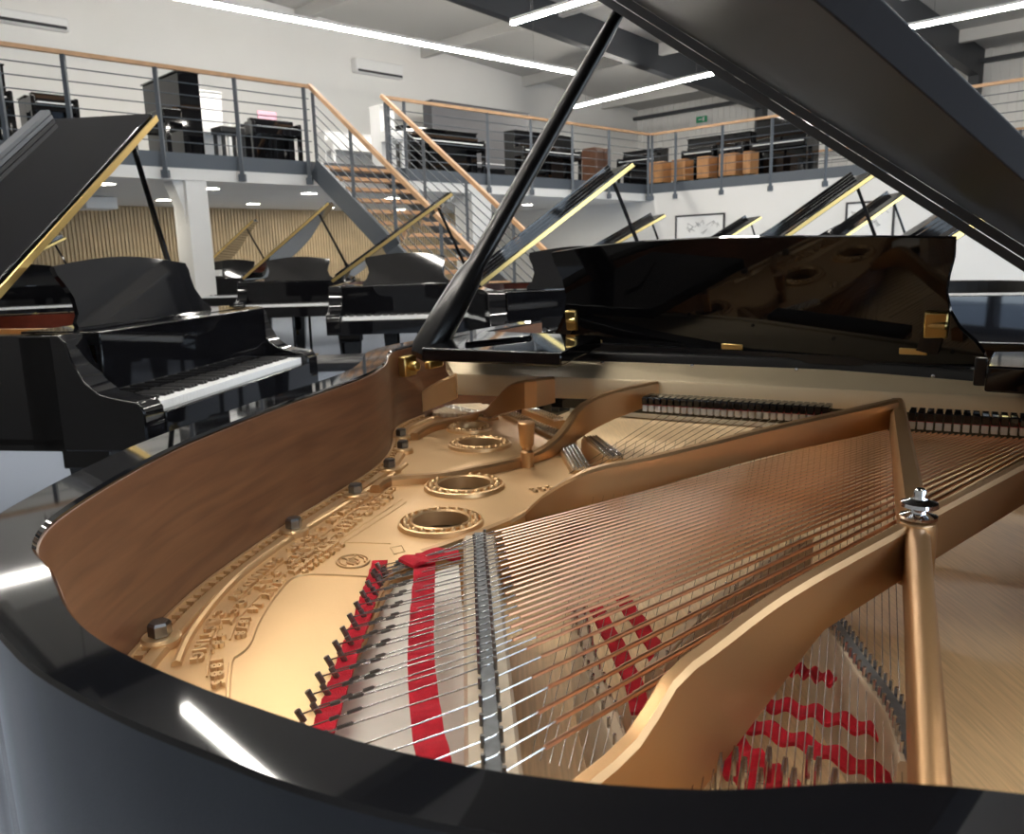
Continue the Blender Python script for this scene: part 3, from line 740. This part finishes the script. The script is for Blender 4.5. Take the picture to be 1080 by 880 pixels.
# oval lyre emblem
ce = un(372, 592, ZP + .001); ea = (un(392, 590, ZP) - un(352, 598, ZP)); eu = ea.normalized(); ev = V((-eu.y, eu.x, 0)); er = ea.length / 2
m = MB(); m.tube([ce + eu * (er * .8 * math.cos(2 * PI * k / 30)) + ev * (.026 * math.sin(2 * PI * k / 30)) for k in range(31)], .0018, 6)
for s in (-1, 1):
    m.tube(smoothpath([ce + eu * (s * er * .08) - ev * .014, ce + eu * (s * er * .30) - ev * .004, ce + eu * (s * er * .18) + ev * .010, ce + eu * (s * er * .34) + ev * .019], 14), .0016, 6)
    m.tube(smoothpath([ce + eu * (s * er * .5) - ev * .012, ce + eu * (s * er * .62), ce + eu * (s * er * .5) + ev * .012], 10), .0016, 6)
for k in (-.12, -.04, .04, .12): m.tube([ce + eu * (er * k) - ev * .010, ce + eu * (er * k) + ev * .013], .0008, 5)
m.tube([ce - eu * er * .25 + ev * .013, ce + eu * er * .25 + ev * .013], .0014, 6)
m.build('emblem', 'gold', PL)
m = MB(); cm = un(573, 517, ZP + .001)
for k in range(6): m.lathe(cm + eu * ((k % 3 - 1) * .016) + ev * ((k // 3) * .014), [(.006, 0), (.004, .003), (0, .004)], 6)
m.build('casting_mark', 'gold', PL)
m = MB(); cm = un(420, 580, ZP)
q0, q1, q2, q3 = (un(x, y, ZP) for x, y in ((412, 578), (424, 576), (427, 582), (416, 585)))
m.tube([q0, q1, q2, q3, q0], .0012, 5); m.build('serial_plate', 'gold', PL)

# --- struts
def strut(rows, th, name='strut', m='gold_shaded', bev=.25, n=30):
    'rows: (base px, base py, base z, top py) in order along the strut'
    B = []
    for x, y, z, yt in rows:
        p = un(x, y, z); B.append((p, z, zfor(p, yt)))
    P = smoothpath([p for p, _, _ in B], n)
    Z = smoothpath([V((i, zb, zt)) for i, (p, zb, zt) in enumerate(B)], n)
    # match z by plan arc length
    d = [0]
    for i in range(1, len(B)): d.append(d[-1] + (V((B[i][0].x, B[i][0].y)) - V((B[i - 1][0].x, B[i - 1][0].y))).length)
    Pxy = smoothpath([V((p.x, p.y, 0)) for p, _, _ in B], n)
    ZZ = smoothpath([V((d[i] * 10, zb, zt)) for i, (p, zb, zt) in enumerate(B)], 200)
    tot = d[-1]; acc = 0; zt, zb = [], []
    for i in range(n):
        if i: acc += (Pxy[i] - Pxy[i - 1]).length
        f = acc / max(1e-6, sum((Pxy[j + 1] - Pxy[j]).length for j in range(n - 1))) * tot * 10
        q = min(ZZ, key=lambda v: abs(v.x - f)); zb.append(q.y); zt.append(q.z)
    mb = MB(); mb.wall([(p.x, p.y) for p in Pxy], zt, zb, th, bev)
    return mb.build(name, m, PL, smooth=24)
# treble flange wall under the prop
strut([(418, 438, .79, 432), (440, 436, .80, 417), (462, 428, .82, 403), (482, 420, .84, 394)], .02, m='gold')
# small treble strut and its S curve
strut([(437, 464, .79, 457), (455, 455, .79, 447), (485, 447, .79, 440), (510, 441, .79, 433), (525, 438, .82, 421), (540, 434, .845, 406), (560, 430, .862, 400), (583, 424, .870, 397)], .02)
# second strut with the low rib
strut([(396, 520, .79, 512), (412, 512, .79, 503), (470, 507, .79, 498), (530, 496, .79, 486), (570, 485, .79, 474), (592, 474, .795, 455), (608, 462, .805, 432), (625, 452, .82, 420), (655, 438, .845, 410), (693, 424, .87, 402)], .02)
# big bass-break strut
strut([(405, 601, .775, 593), (455, 589, .775, 578), (500, 575, .775, 562), (545, 557, .775, 544), (570, 553, .785, 524), (595, 545, .80, 507), (630, 533, .815, 492), (690, 513, .835, 480), (800, 482, .86, 453), (942, 450, .885, 421)], .018)
B1 = [(617, 820, .80), (650, 793, .815), (673, 768, .835), (690, 740, .86), (705, 715, .885), (722, 698, .9), (750, 678, .912), (831, 620, .915), (948, 556, .915), (1080, 487, .915)]
qa, qb = un(831, 620, .915), un(948, 556, .915); bd = V((qb.x - qa.x, qb.y - qa.y, 0)).normalized(); bn = V((bd.y, -bd.x, 0))
pts = [onplane(x, y, qa, bn) for x, y, _ in B1[:-2]] + [qb, un(1080, 487, .915)]
pts = [pts[0] + (pts[0] - pts[1]).normalized() * .05] + pts + [pts[-1] + (pts[-1] - pts[-2]).normalized() * .55]
Pq = smoothpath(pts, 60)
zb = []
for p in Pq:
    k, l = KL1(p); zb.append(min(p.z - .012, .772 + .088 * min(1, max(0, (l + 1.57) / .22))))
mb = MB(); mb.wall([(p.x, p.y) for p in Pq], [p.z for p in Pq], zb, .016, .3); mb.build('strut', 'gold_shaded', PL, smooth=24)
NO = un(968, 552, .915)
ce0 = un(946, 421, .918)
mb = MB(); mb.wall([(ce0.x, ce0.y), (NO.x, NO.y)], [.920, .917], [.885, .875], [.026, .030], .28); mb.build('strut', 'gold_shaded', PL, smooth=50)
pe = un(988, 850, .90); pe2 = pe + (pe - NO).normalized() * .0
mb = MB(); mb.wall([(NO.x, NO.y), NO.lerp(pe, .3)[:2], (pe.x, pe.y)], [.915, .912, .90], [.86, .855, .84], [.024, .021, .019], .3); mb.build('strut', 'gold_shaded', PL, smooth=60)
mb = MB(); mb.lathe(V((NO.x, NO.y, .85)), [(.019, 0), (.019, .06), (.017, .066)], 20); mb.build('strut_boss', 'gold_shaded', PL)
mb = MB(); nb = V((NO.x, NO.y, .916)) + LX * .010
mb.lathe(nb, [(.010, 0), (.0185, .002), (.0185, .005), (.009, .008), (.007, .013), (.019, .015), (.018, .019), (.008, .023), (.0065, .026), (.0065, .031), (.004, .034), (0, .034)], 24); mb.build('nose_bolt', 'chrome', PL, smooth=40)
# capstan post on the second strut
cp = un(556, 487, .80); zt = zfor(cp, 446)
mb = MB(); mb.lathe(V((cp.x, cp.y, .79)), [(.013, 0), (.013, .03), (.010, .034), (.010, .04), (.014, .045), (.017, zt - .79), (.015, zt - .788)], 20); mb.build('capstan_post', 'gold_shaded', PL)

# --- front web (capo bar) and pin block surface
def strip(rows_a, rows_b, th): pass
wl = [un(480, 394, .90), un(583, 397, .912), un(691, 401, .918), un(940, 413, .918), un(1080, 419, .918)]
wl.append(wl[-1] + (wl[-1] - wl[-2]).normalized() * .35)
mb = MB(); mb.wall([(p.x, p.y) for p in wl], [p.z for p in wl], [.845, .86, .872, .880, .880, .880], .016, .3); mb.build('capo_bar', 'pale', PL, smooth=40)
rl = [un(470, 379, .93), un(545, 379, .93), un(660, 382, .93), un(878, 390, .93), un(1026, 402, .93)]
rl.append(rl[-1] + (rl[-1] - rl[-2]).normalized() * .35)
wp = [p + V((0, 0, -.006)) for p in wl]
mb = MB(); n = len(rl)
mb.add(rl + wp + [p - V((0, 0, .03)) for p in rl] + [p - V((0, 0, .03)) for p in wp],
       [(i, i + 1, n + i + 1, n + i) for i in range(n - 1)] + [(2 * n + i, 3 * n + i, 3 * n + i + 1, 2 * n + i + 1) for i in range(n - 1)] + [(i, 2 * n + i, 2 * n + i + 1, i + 1) for i in range(n - 1)] + [(n + i, n + i + 1, 3 * n + i + 1, 3 * n + i) for i in range(n - 1)])
mb.build('pinblock', 'pale', GP, smooth=30)
# black rail with screws carrying the desk
mb = MB(); mb.wall([(p.x + LX.x * .02, p.y + LX.y * .02) for p in rl], .952, .925, .04, .15); RAIL = mb.build('desk_rail', 'satin', GP)
for x, y in ((635, 383), (730, 386), (840, 390), (984, 397)):
    p = un(x, y, .943); q = V((p.x, p.y, p.z)); MB().lathe(q, [(.004, -.004), (.004, .002), (0, .003)], 10, -LX).build('screw', 'chrome', RAIL)

# --- music desk
b0, b1 = un(583, 360, .958), un(1040, 386, .958)
dn = (b1 - b0).cross(V((0, 0, 1))).normalized(); dn = (dn - V((0, 0, 1)) * -.0).normalized()
tilt = (V((0, 0, 1)) - LX * .20).normalized(); dn = (b1 - b0).cross(tilt).normalized()
OUT = [(583, 361), (589, 347), (596, 331), (599, 312), (594, 292), (586, 276), (583, 266), (620, 260), (680, 254), (760, 250), (840, 249), (930, 249), (1008, 250), (1007, 272), (1002, 290), (999, 308), (1003, 328), (1013, 345), (1030, 360), (1039, 372), (1040, 386)]
mb = MB(); mb.plate([onplane(x, y, b0, dn) for x, y in OUT], dn, .018); DESK = mb.build('music_desk', 'black', GP, smooth=0, bevel=.003)
q = [un(600, 364, .953), un(1026, 386, .953)]
mb = MB(); mb.beam(q[0] + LX * .0, q[1] + LX * .0, .05, .02); mb.build('desk_shelf', 'satin', GP)
def bracket(x, yt, yb, w):
    t_, b_ = onplane(x, yt, b0 - LX * .015, dn), onplane(x - 10, yb, b0 - LX * .02, dn)
    MB().beam(t_, b_, w, .008, LX).build('support_bar', 'satin', DESK)
    h = MB(); mid = t_; h.beam(mid - tilt * .028, mid + tilt * .028, w * 1.1, .012, LX); h.lathe(mid + (b1 - b0).normalized() * -w * .55, [(.009, 0), (.009, w * 1.1)], 10, (b1 - b0)); h.build('hinge', 'brass', DESK, bevel=.004)
bracket(987, 343, 372, .04); bracket(603, 338, 356, .03)
for x, y in ((772, 366), (963, 371), (626, 361)):
    p = onplane(x, y, b0 - LX * .012, dn); MB().box(p, (.055, .006, .014), (b1 - b0).normalized(), LX).build('hinge', 'brass', DESK, bevel=.002)

# blocks either side of the desk
def block(px, z, th, name, m='black', label=None):
    P = [un(x, y, z) for x, y in px]; mb = MB(); mb.prism([(p.x, p.y) for p in P], z - th, z); return mb.build(name, m, GP, bevel=.004)
block([(444, 367), (592, 372), (634, 354), (506, 349)], .998, .030, 'cheek_block')
block([(490, 361), (560, 354), (562, 352), (492, 358)], 1.006, .012, 'lock_strip')
block([(1040, 386), (1400, 404), (1400, 372), (1048, 371)], .995, .045, 'cheek_block')
p = un(1034, 392, .975); MB().box(p, (.02, .02, .05), KX, LX).build('slide_end', 'satin', GP, bevel=.003)
p = un(553, 352, 1.003); 
# --- lid
L0 = .15; LIP = .046
_p0 = W(0, L0)
def _fold(x, y): q = onplane(x, y, _p0, LX); return KL(q)[0], q.z
(_ka, _za), (_kb, _zb) = _fold(650, 13), _fold(1080, 287)
TH = math.atan2(_za - _zb, _ka - _kb); KS = _kb - (_zb - 1.0) / math.tan(TH); ZH = 1.0
def LT(u, l, h): return W(KS + u * math.cos(TH) - h * math.sin(TH), l, ZH + u * math.sin(TH) + h * math.cos(TH))
LN = (-KX * math.sin(TH) + V((0, 0, math.cos(TH)))); LP0 = LT(0, 0, LIP)
def lidpt(x, y):
    q = onplane(x, y, LP0, LN); k, l = KL(q); return ((q - LP0).dot(KX * math.cos(TH) + V((0, 0, math.sin(TH)))), l)
TAIL = [lidpt(*p) for p in ((740, -75), (800, -40), (860, 2), (970, 96), (1080, 192), (1120, 228))]
lo = [(p.x - KS + .010, p.y - (.010 if p.y < -1.3 else 0)) for p in outp if p.y < L0 - .02]
k_t = TAIL[0][0] + .30
lo = [(1.60, L0)] + [q for q in lo if q[0] > k_t] + [(q.x, q.y) for q in smoothpath([(a, b, 0) for a, b in TAIL] + [(.15, TAIL[-1][1] + .14, 0), (-.006, TAIL[-1][1] + .2, 0)], 40)] + [(-.006, L0)]
f = MB(); f.prism(lo, LIP, LIP + .022); mb = MB(); mb.add([LT(*p) for p in f.v], f.f); LIDO = mb.build('lid', 'lidblack', GP, smooth=0, bevel=.005)
f = MB(); f.span(-.006, 1.60, L0 - .022, L0, .0, .021); f.span(-.006, 1.60, L0 - .020, L0, .023, LIP - .001); mb = MB(); mb.add([LT(*p) for p in f.v], f.f); mb.build('lid_flap', 'flapsheen', GP, smooth=0, bevel=.0015)
f = MB(); f.span(-.006, 1.60, L0 - .40, L0 - .0, LIP + .023, LIP + .043); mb = MB(); mb.add([LT(*p) for p in f.v], f.f); mb.build('lid_flap', 'black', GP, smooth=0, bevel=.004)
# prop stick
base = un(446, 378, .955); top = LT(1.465, L0 + .0, -.002)
mid = base.lerp(top, .22)
mb = MB(); side_v = KX
mb.tube([base, base.lerp(top, .02), base.lerp(top, .12), mid, base.lerp(top, .25), base.lerp(top, .9), top], [.034, .042, .040, .034, .025, .021, .018], 10)
PS = mb.build('prop_stick', 'satin', GP, smooth=50)
mb = MB(); hb = un(430, 386, .94); mb.box(hb, (.05, .022, .05), LX, KX); mb.lathe(hb + KX * -.012, [(.012, -.01), (.012, .02)], 12, -KX); mb.build('prop_hinge', 'brass', PS, bevel=.004)
mb = MB(); mb.box(un(458, 384, .945), (.06, .016, .018), LX, KX); mb.build('hinge_leaf', 'brass', PS, bevel=.003)

# --- bridges, strings
ZB = .848
BY = [822, 800, 779, 757, 737, 719, 703]
for k in range(26): BY.append(BY[-1] - (7.4 - 4.6 * (k / 25) ** .8) * 126 / 116)
NB = len(BY)
def bx(y): return 506 + (y - 572) / 228 * 14
def brpt(y, dx=0): return un(bx(y) + dx, y, ZB)
far0, far1 = un(925, 453, .874), un(1118, 466, .872)
h0 = W1(.048, -1.318, .797); hdir = (W1(-.13, -1.607, .797) - h0).normalized()
bl = smoothpath([brpt(y) for y in (560, 600, 680, 760, 840, 870)], 30)
mb = MB(); mb.wall([(p.x, p.y) for p in bl], ZB - .006, .690, .042, .12); BB = mb.build('bass_bridge', 'maple', GP)
mb = MB(); mb.wall([(p.x, p.y) for p in bl], ZB - .002, ZB - .007, .013, .1); mb.build('graphite_top', 'graphite', BB)
for i, y in enumerate(BY):
    f = 1 - i / (NB - 1); f = f ** .9                      # 1 = lowest (nearest) string
    Bp = brpt(y); g0 = (NB - 1 - i) / (NB - 1)
    F = far0.lerp(far1, 1 - i / (NB - 1)); Hp = h0 + hdir * min(1.22 * (Bp - brpt(574.5)).length, .50 + .002 * (NB - i))
    Hp = Hp + KX * (.012 if i % 2 else 0)
    d = (F - Bp); single = i < 8
    rad = .0027 - .00009 * i if single else .00205 - .00003 * (i - 8)
    pin = MB(); pin.tube([Hp - V((0, 0, .004)), Hp + V((0, 0, .009)) - (Bp - Hp).normalized() * .006], .0032, 8); pin.build('hitch_pin', 'pin', PL)
    s = MB()
    dirH = (Bp - Hp).normalized()
    lines = (0,)
    for off in lines:
        o_ = V((-d.y, d.x, 0)).normalized() * off
        A = Hp + V((0, 0, .004)) + o_; Bq = Bp + V((0, 0, .001)) + o_; st_ = Bq + d * (.027 + .012 * (i % 2) + (.012 if single else 0))
        s.tube([A, Bq, st_ + o_ * 0], .0008, 6)
    w = MB()
    for off in lines:
        o_ = V((-d.y, d.x, 0)).normalized() * off
        Bq = Bp + V((0, 0, .001)) + o_; st_ = Bq + d * (.027 + .012 * (i % 2) + (.012 if single else 0))
        if single: w.tube([st_, st_ + d * .08, st_ + d * .0801, F + o_ * .6], [rad * .78, rad * .78, rad, rad], 8)
        else: w.tube([st_, F + o_ * .8], rad, 8)
    so = s.build('bass_string', 'steel', GP)
    w.build('copper_winding', 'copper', so)
    # dark twisted coils by the hitch pins
    c = MB()
    for t0, t1 in ((.12, .17), (.22, .30)) if single else ((.14, .20), (.27, .33)):
        p_, q_ = Hp.lerp(Bp, t0 + .03 * (i % 2)) + V((0, 0, .004)), Hp.lerp(Bp, t1 + .03 * (i % 2)) + V((0, 0, .004)); n = 8
        for k in range(n): c.lathe(p_.lerp(q_, k / n), [(0.0006, -.0006), (.0022, 0), (.0006, .0022)], 6, (q_ - p_))
    c.build('string_coil', 'pin', so)
    # bridge pins and rung
    x = (Bp - Hp).normalized(); b = MB()
    for e in (-.0075, .0075): b.tube([Bp + x * e - V((0, 0, .006)), Bp + x * e + V((0, 0, .006))], .0019, 6)
    b.build('bridge_pin', 'pin', BB)
q = [un(x, y, .765) for x, y in ((402, 620), (484, 596), (492, 700), (500, 800), (470, 830), (390, 830), (322, 830), (345, 765), (385, 660))]
MB().prism([(p.x, p.y) for p in q], .757, .765).build('tail_board', 'palewood', GP)
# felts under the bass strings
def feltstrip(pts, w, z, name='felt_strip', seg=60, wav=.002, per=14, lab=None):
    P = smoothpath(pts, seg); mb = MB(); o = 0; vs = []
    for i, p in enumerate(P):
        t = (P[min(i + 1, seg - 1)] - P[max(i - 1, 0)]); t.z = 0; t.normalize(); x = V((t.y, -t.x, 0)); dz = wav * math.sin(i / seg * per * 2 * PI)
        vs += [p + x * (-w / 2) + V((0, 0, dz)), p + x * (w / 2) + V((0, 0, dz)), p + x * (w / 2) + V((0, 0, dz - .004)), p + x * (-w / 2) + V((0, 0, dz - .004))]
    fs = [(i * 4 + k, i * 4 + (k + 1) % 4, i * 4 + 4 + (k + 1) % 4, i * 4 + 4 + k) for i in range(seg - 1) for k in range(4)] + [(3, 2, 1, 0), tuple((seg - 1) * 4 + k for k in range(4))]
    mb.add(vs, fs); return mb.build(name, 'red', GP)
feltstrip([un(401, 591, .795), un(385, 640, .795), un(364, 700, .795), un(340, 770, .795), un(325, 810, .795)], .020, .795, per=16)
feltstrip([un(449, 583, .822), un(446, 630, .822), un(444, 690, .822), un(450, 760, .822), un(462, 820, .822)], .026, .822, per=9, wav=.003)
feltstrip([un(428, 593, .826), un(455, 585, .826), un(484, 582, .826)], .034, .826, per=2)
# treble bridges with pins, seen between struts
def pinbridge(p, q, w, z, cols, rows, name='treble_bridge'):
    p, q = un(*p, z), un(*q, z); mb = MB(); mb.wall([(p.x, p.y), (q.x, q.y)], z, .690, w, .1); b = mb.build(name, 'gold', GP)
    t = (q - p).normalized(); x = V((-t.y, t.x, 0)); m_ = MB(); L = (q - p).length
    for i in range(cols):
        for j in range(rows):
            c = p.lerp(q, (i + .5) / cols) + x * ((j + .5) / rows - .5) * w * .85 + t * (.3 * (j % 2) * L / cols)
            m_.lathe(c, [(.0026, 0), (.0026, .006), (0, .0075)], 6)
    m_.build('bridge_pins', 'chrome', b)
for p_, q_, w_, c_ in (((536, 436), (600, 464), .040, 24), ((556, 431), (590, 444), .034, 14), ((598, 470), (614, 496), .045, 20), ((622, 462), (650, 484), .040, 20), ((462, 428), (520, 441), .036, 22)):
    pinbridge(p_, q_, w_, .797, c_, 5)
tb = smoothpath([un(x, y, .82) for x, y in ((664, 800), (640, 735), (632, 690))] , 12)
# long tenor bridge: near piece, middle and far end
def bridge(px, z, w, top='graphite', step=1):
    P = smoothpath([un(x, y, z) for x, y in px], 24); mb = MB(); mb.wall([(p.x, p.y) for p in P], z - .004, .690, w, .12); b = mb.build('tenor_bridge', 'maple', GP)
    mb = MB(); mb.wall([(p.x, p.y) for p in P], z - .001, z - .005, w * .5, .1); mb.build('graphite_top', top, b)
    m_ = MB()
    for i in range(1, 23, step):
        t = (P[i + 1] - P[i - 1]).normalized(); x = V((-t.y, t.x, 0))
        for e in (-.3, .3):
            m_ = MB(); m_.lathe(P[i] + x * (e * w), [(.0018, -.004), (.0018, .006), (0, .007)], 6); m_.build('bridge_pin', 'steel', b)
    return b
bridge([(610, 640), (622, 690), (640, 740), (662, 800)], .80, .018, 'maple', 2)
bridge([(870, 640), (905, 690), (945, 745), (965, 800)], .815, .024)
bridge([(690, 700), (740, 645), (800, 600), (850, 565)], .80, .020, 'maple', 5)
# tenor strings below
def tenor(n, near0, near1, f0, f1, r=.0006):
    for i in range(n):
        f = i / (n - 1); A = near0.lerp(near1, f); B = f0.lerp(f1, f)
        MB().tube([A, B], r, 5).build('tenor_string', 'steel', GP)
tenor(24, un(728, 842, .80), un(952, 842, .80), un(800, 462, .852), un(940, 456, .852))
tenor(16, un(560, 800, .795), un(720, 842, .795), un(640, 466, .850), un(797, 462, .852), .0004)
tenor(14, un(600, 500, .80), un(700, 508, .80), un(700, 436, .87), un(830, 440, .87), .0006)
for i in range(12):
    p = un(732 + i * 13 + (4 if i % 2 else 0), 815 + (i % 3) * 12 - (18 if i < 3 else 0), .79)
    MB().tube([p - V((0, 0, .01)), p + V((0, 0, .014)), p + V((.001, .002, .022))], [.003, .003, .002], 8).build('hitch_pin', 'steel', PL)
# red felts of the tenor section, lying under the strings
for pts, w in (([(812, 700), (845, 706), (880, 716)], .018), ([(795, 738), (850, 748), (900, 762), (940, 775)], .020), ([(770, 755), (820, 772), (880, 795), (942, 822)], .020), ([(740, 770), (780, 800), (830, 845)], .045)):
    feltstrip([un(x, y, .785) for x, y in pts], w, .785, per=5, wav=.003)
for pts in ([(628, 640), (650, 680), (668, 720), (676, 750)], [(655, 628), (680, 665), (702, 700)], [(690, 690), (712, 720)]):
    feltstrip([un(x, y, .785) for x, y in pts], .018, .785, per=3, wav=.002)

# --- dampers
def damper(p, fm='white_felt', s=1.0):
    d = MB(); d.box(p + V((0, 0, .020 * s)), (.0105 * s, .046 * s, .014 * s), KX, LX); d.box(p + LX * .020 * s + V((0, 0, .006)), (.003, .003, .03), KX, LX)
    o = d.build('damper', 'black', GP, bevel=.0015)
    f = MB(); f.box(p - LX * .012 * s + V((0, 0, .006 * s)), (.009 * s, .018 * s, .012 * s), KX, LX); f.build('felt', fm, o, bevel=.001)
    g = MB(); g.box(p + V((0, 0, .0125 * s)), (.0098 * s, .04 * s, .002), KX, LX); g.build('backing_felt', 'red', o)
for n, a, b, z, fm in ((4, (583, 416), (612, 418), .858, 'white_felt'), (27, (684, 432), (872, 444), .868, 'white_felt'), (17, (962, 450), (1120, 460), .878, 'white_felt')):
    p, q = un(*a, z), un(*b, z)
    for i in range(n): damper(p.lerp(q, i / (n - 1)), fm, 1.15 if n > 4 else .9)

# --- the rest of the case: keyboard end and legs
mb = MB(); mb.box(W(0, .35, .64), (1.5, .36, .07), KX, LX); mb.build('keybed', 'black', GP, bevel=.005)
mb = MB(); mb.box(W(0, .20, .84), (1.3, .02, .24), KX, LX); mb.build('fallboard', 'black', GP, bevel=.004)
mb = MB(); mb.box(W(0, .32, .715), (1.23, .15, .04), KX, LX); mb.build('white_keys', 'ivory', GP)
for s in (-1, 1):
    mb = MB(); mb.box(W(s * .69, .31, .80), (.11, .36, .3), KX, LX); mb.build('cheek', 'black', GP, bevel=.02)
for k, l in ((.55, .1), (-.55, .1), (-.35, -1.45)):
    c = W(k, l); mb = MB()
    vs = [c + KX * (a * r) + LX * (b * r) + V((0, 0, z)) for z, r in ((.60, .075), (.10, .05)) for a, b in ((-1, -1), (1, -1), (1, 1), (-1, 1))]
    mb.add(vs, [(3, 2, 1, 0), (4, 5, 6, 7), (0, 1, 5, 4), (1, 2, 6, 5), (2, 3, 7, 6), (3, 0, 4, 7)]); lg = mb.build('leg', 'black', GP, bevel=.006)
    mb = MB(); mb.lathe(c + V((0, 0, .04)), [(.04, -.014), (.04, .014)], 16, KX); mb.box(c + V((0, 0, .085)), (.03, .03, .04), KX, LX); mb.build('caster', 'brass', lg)
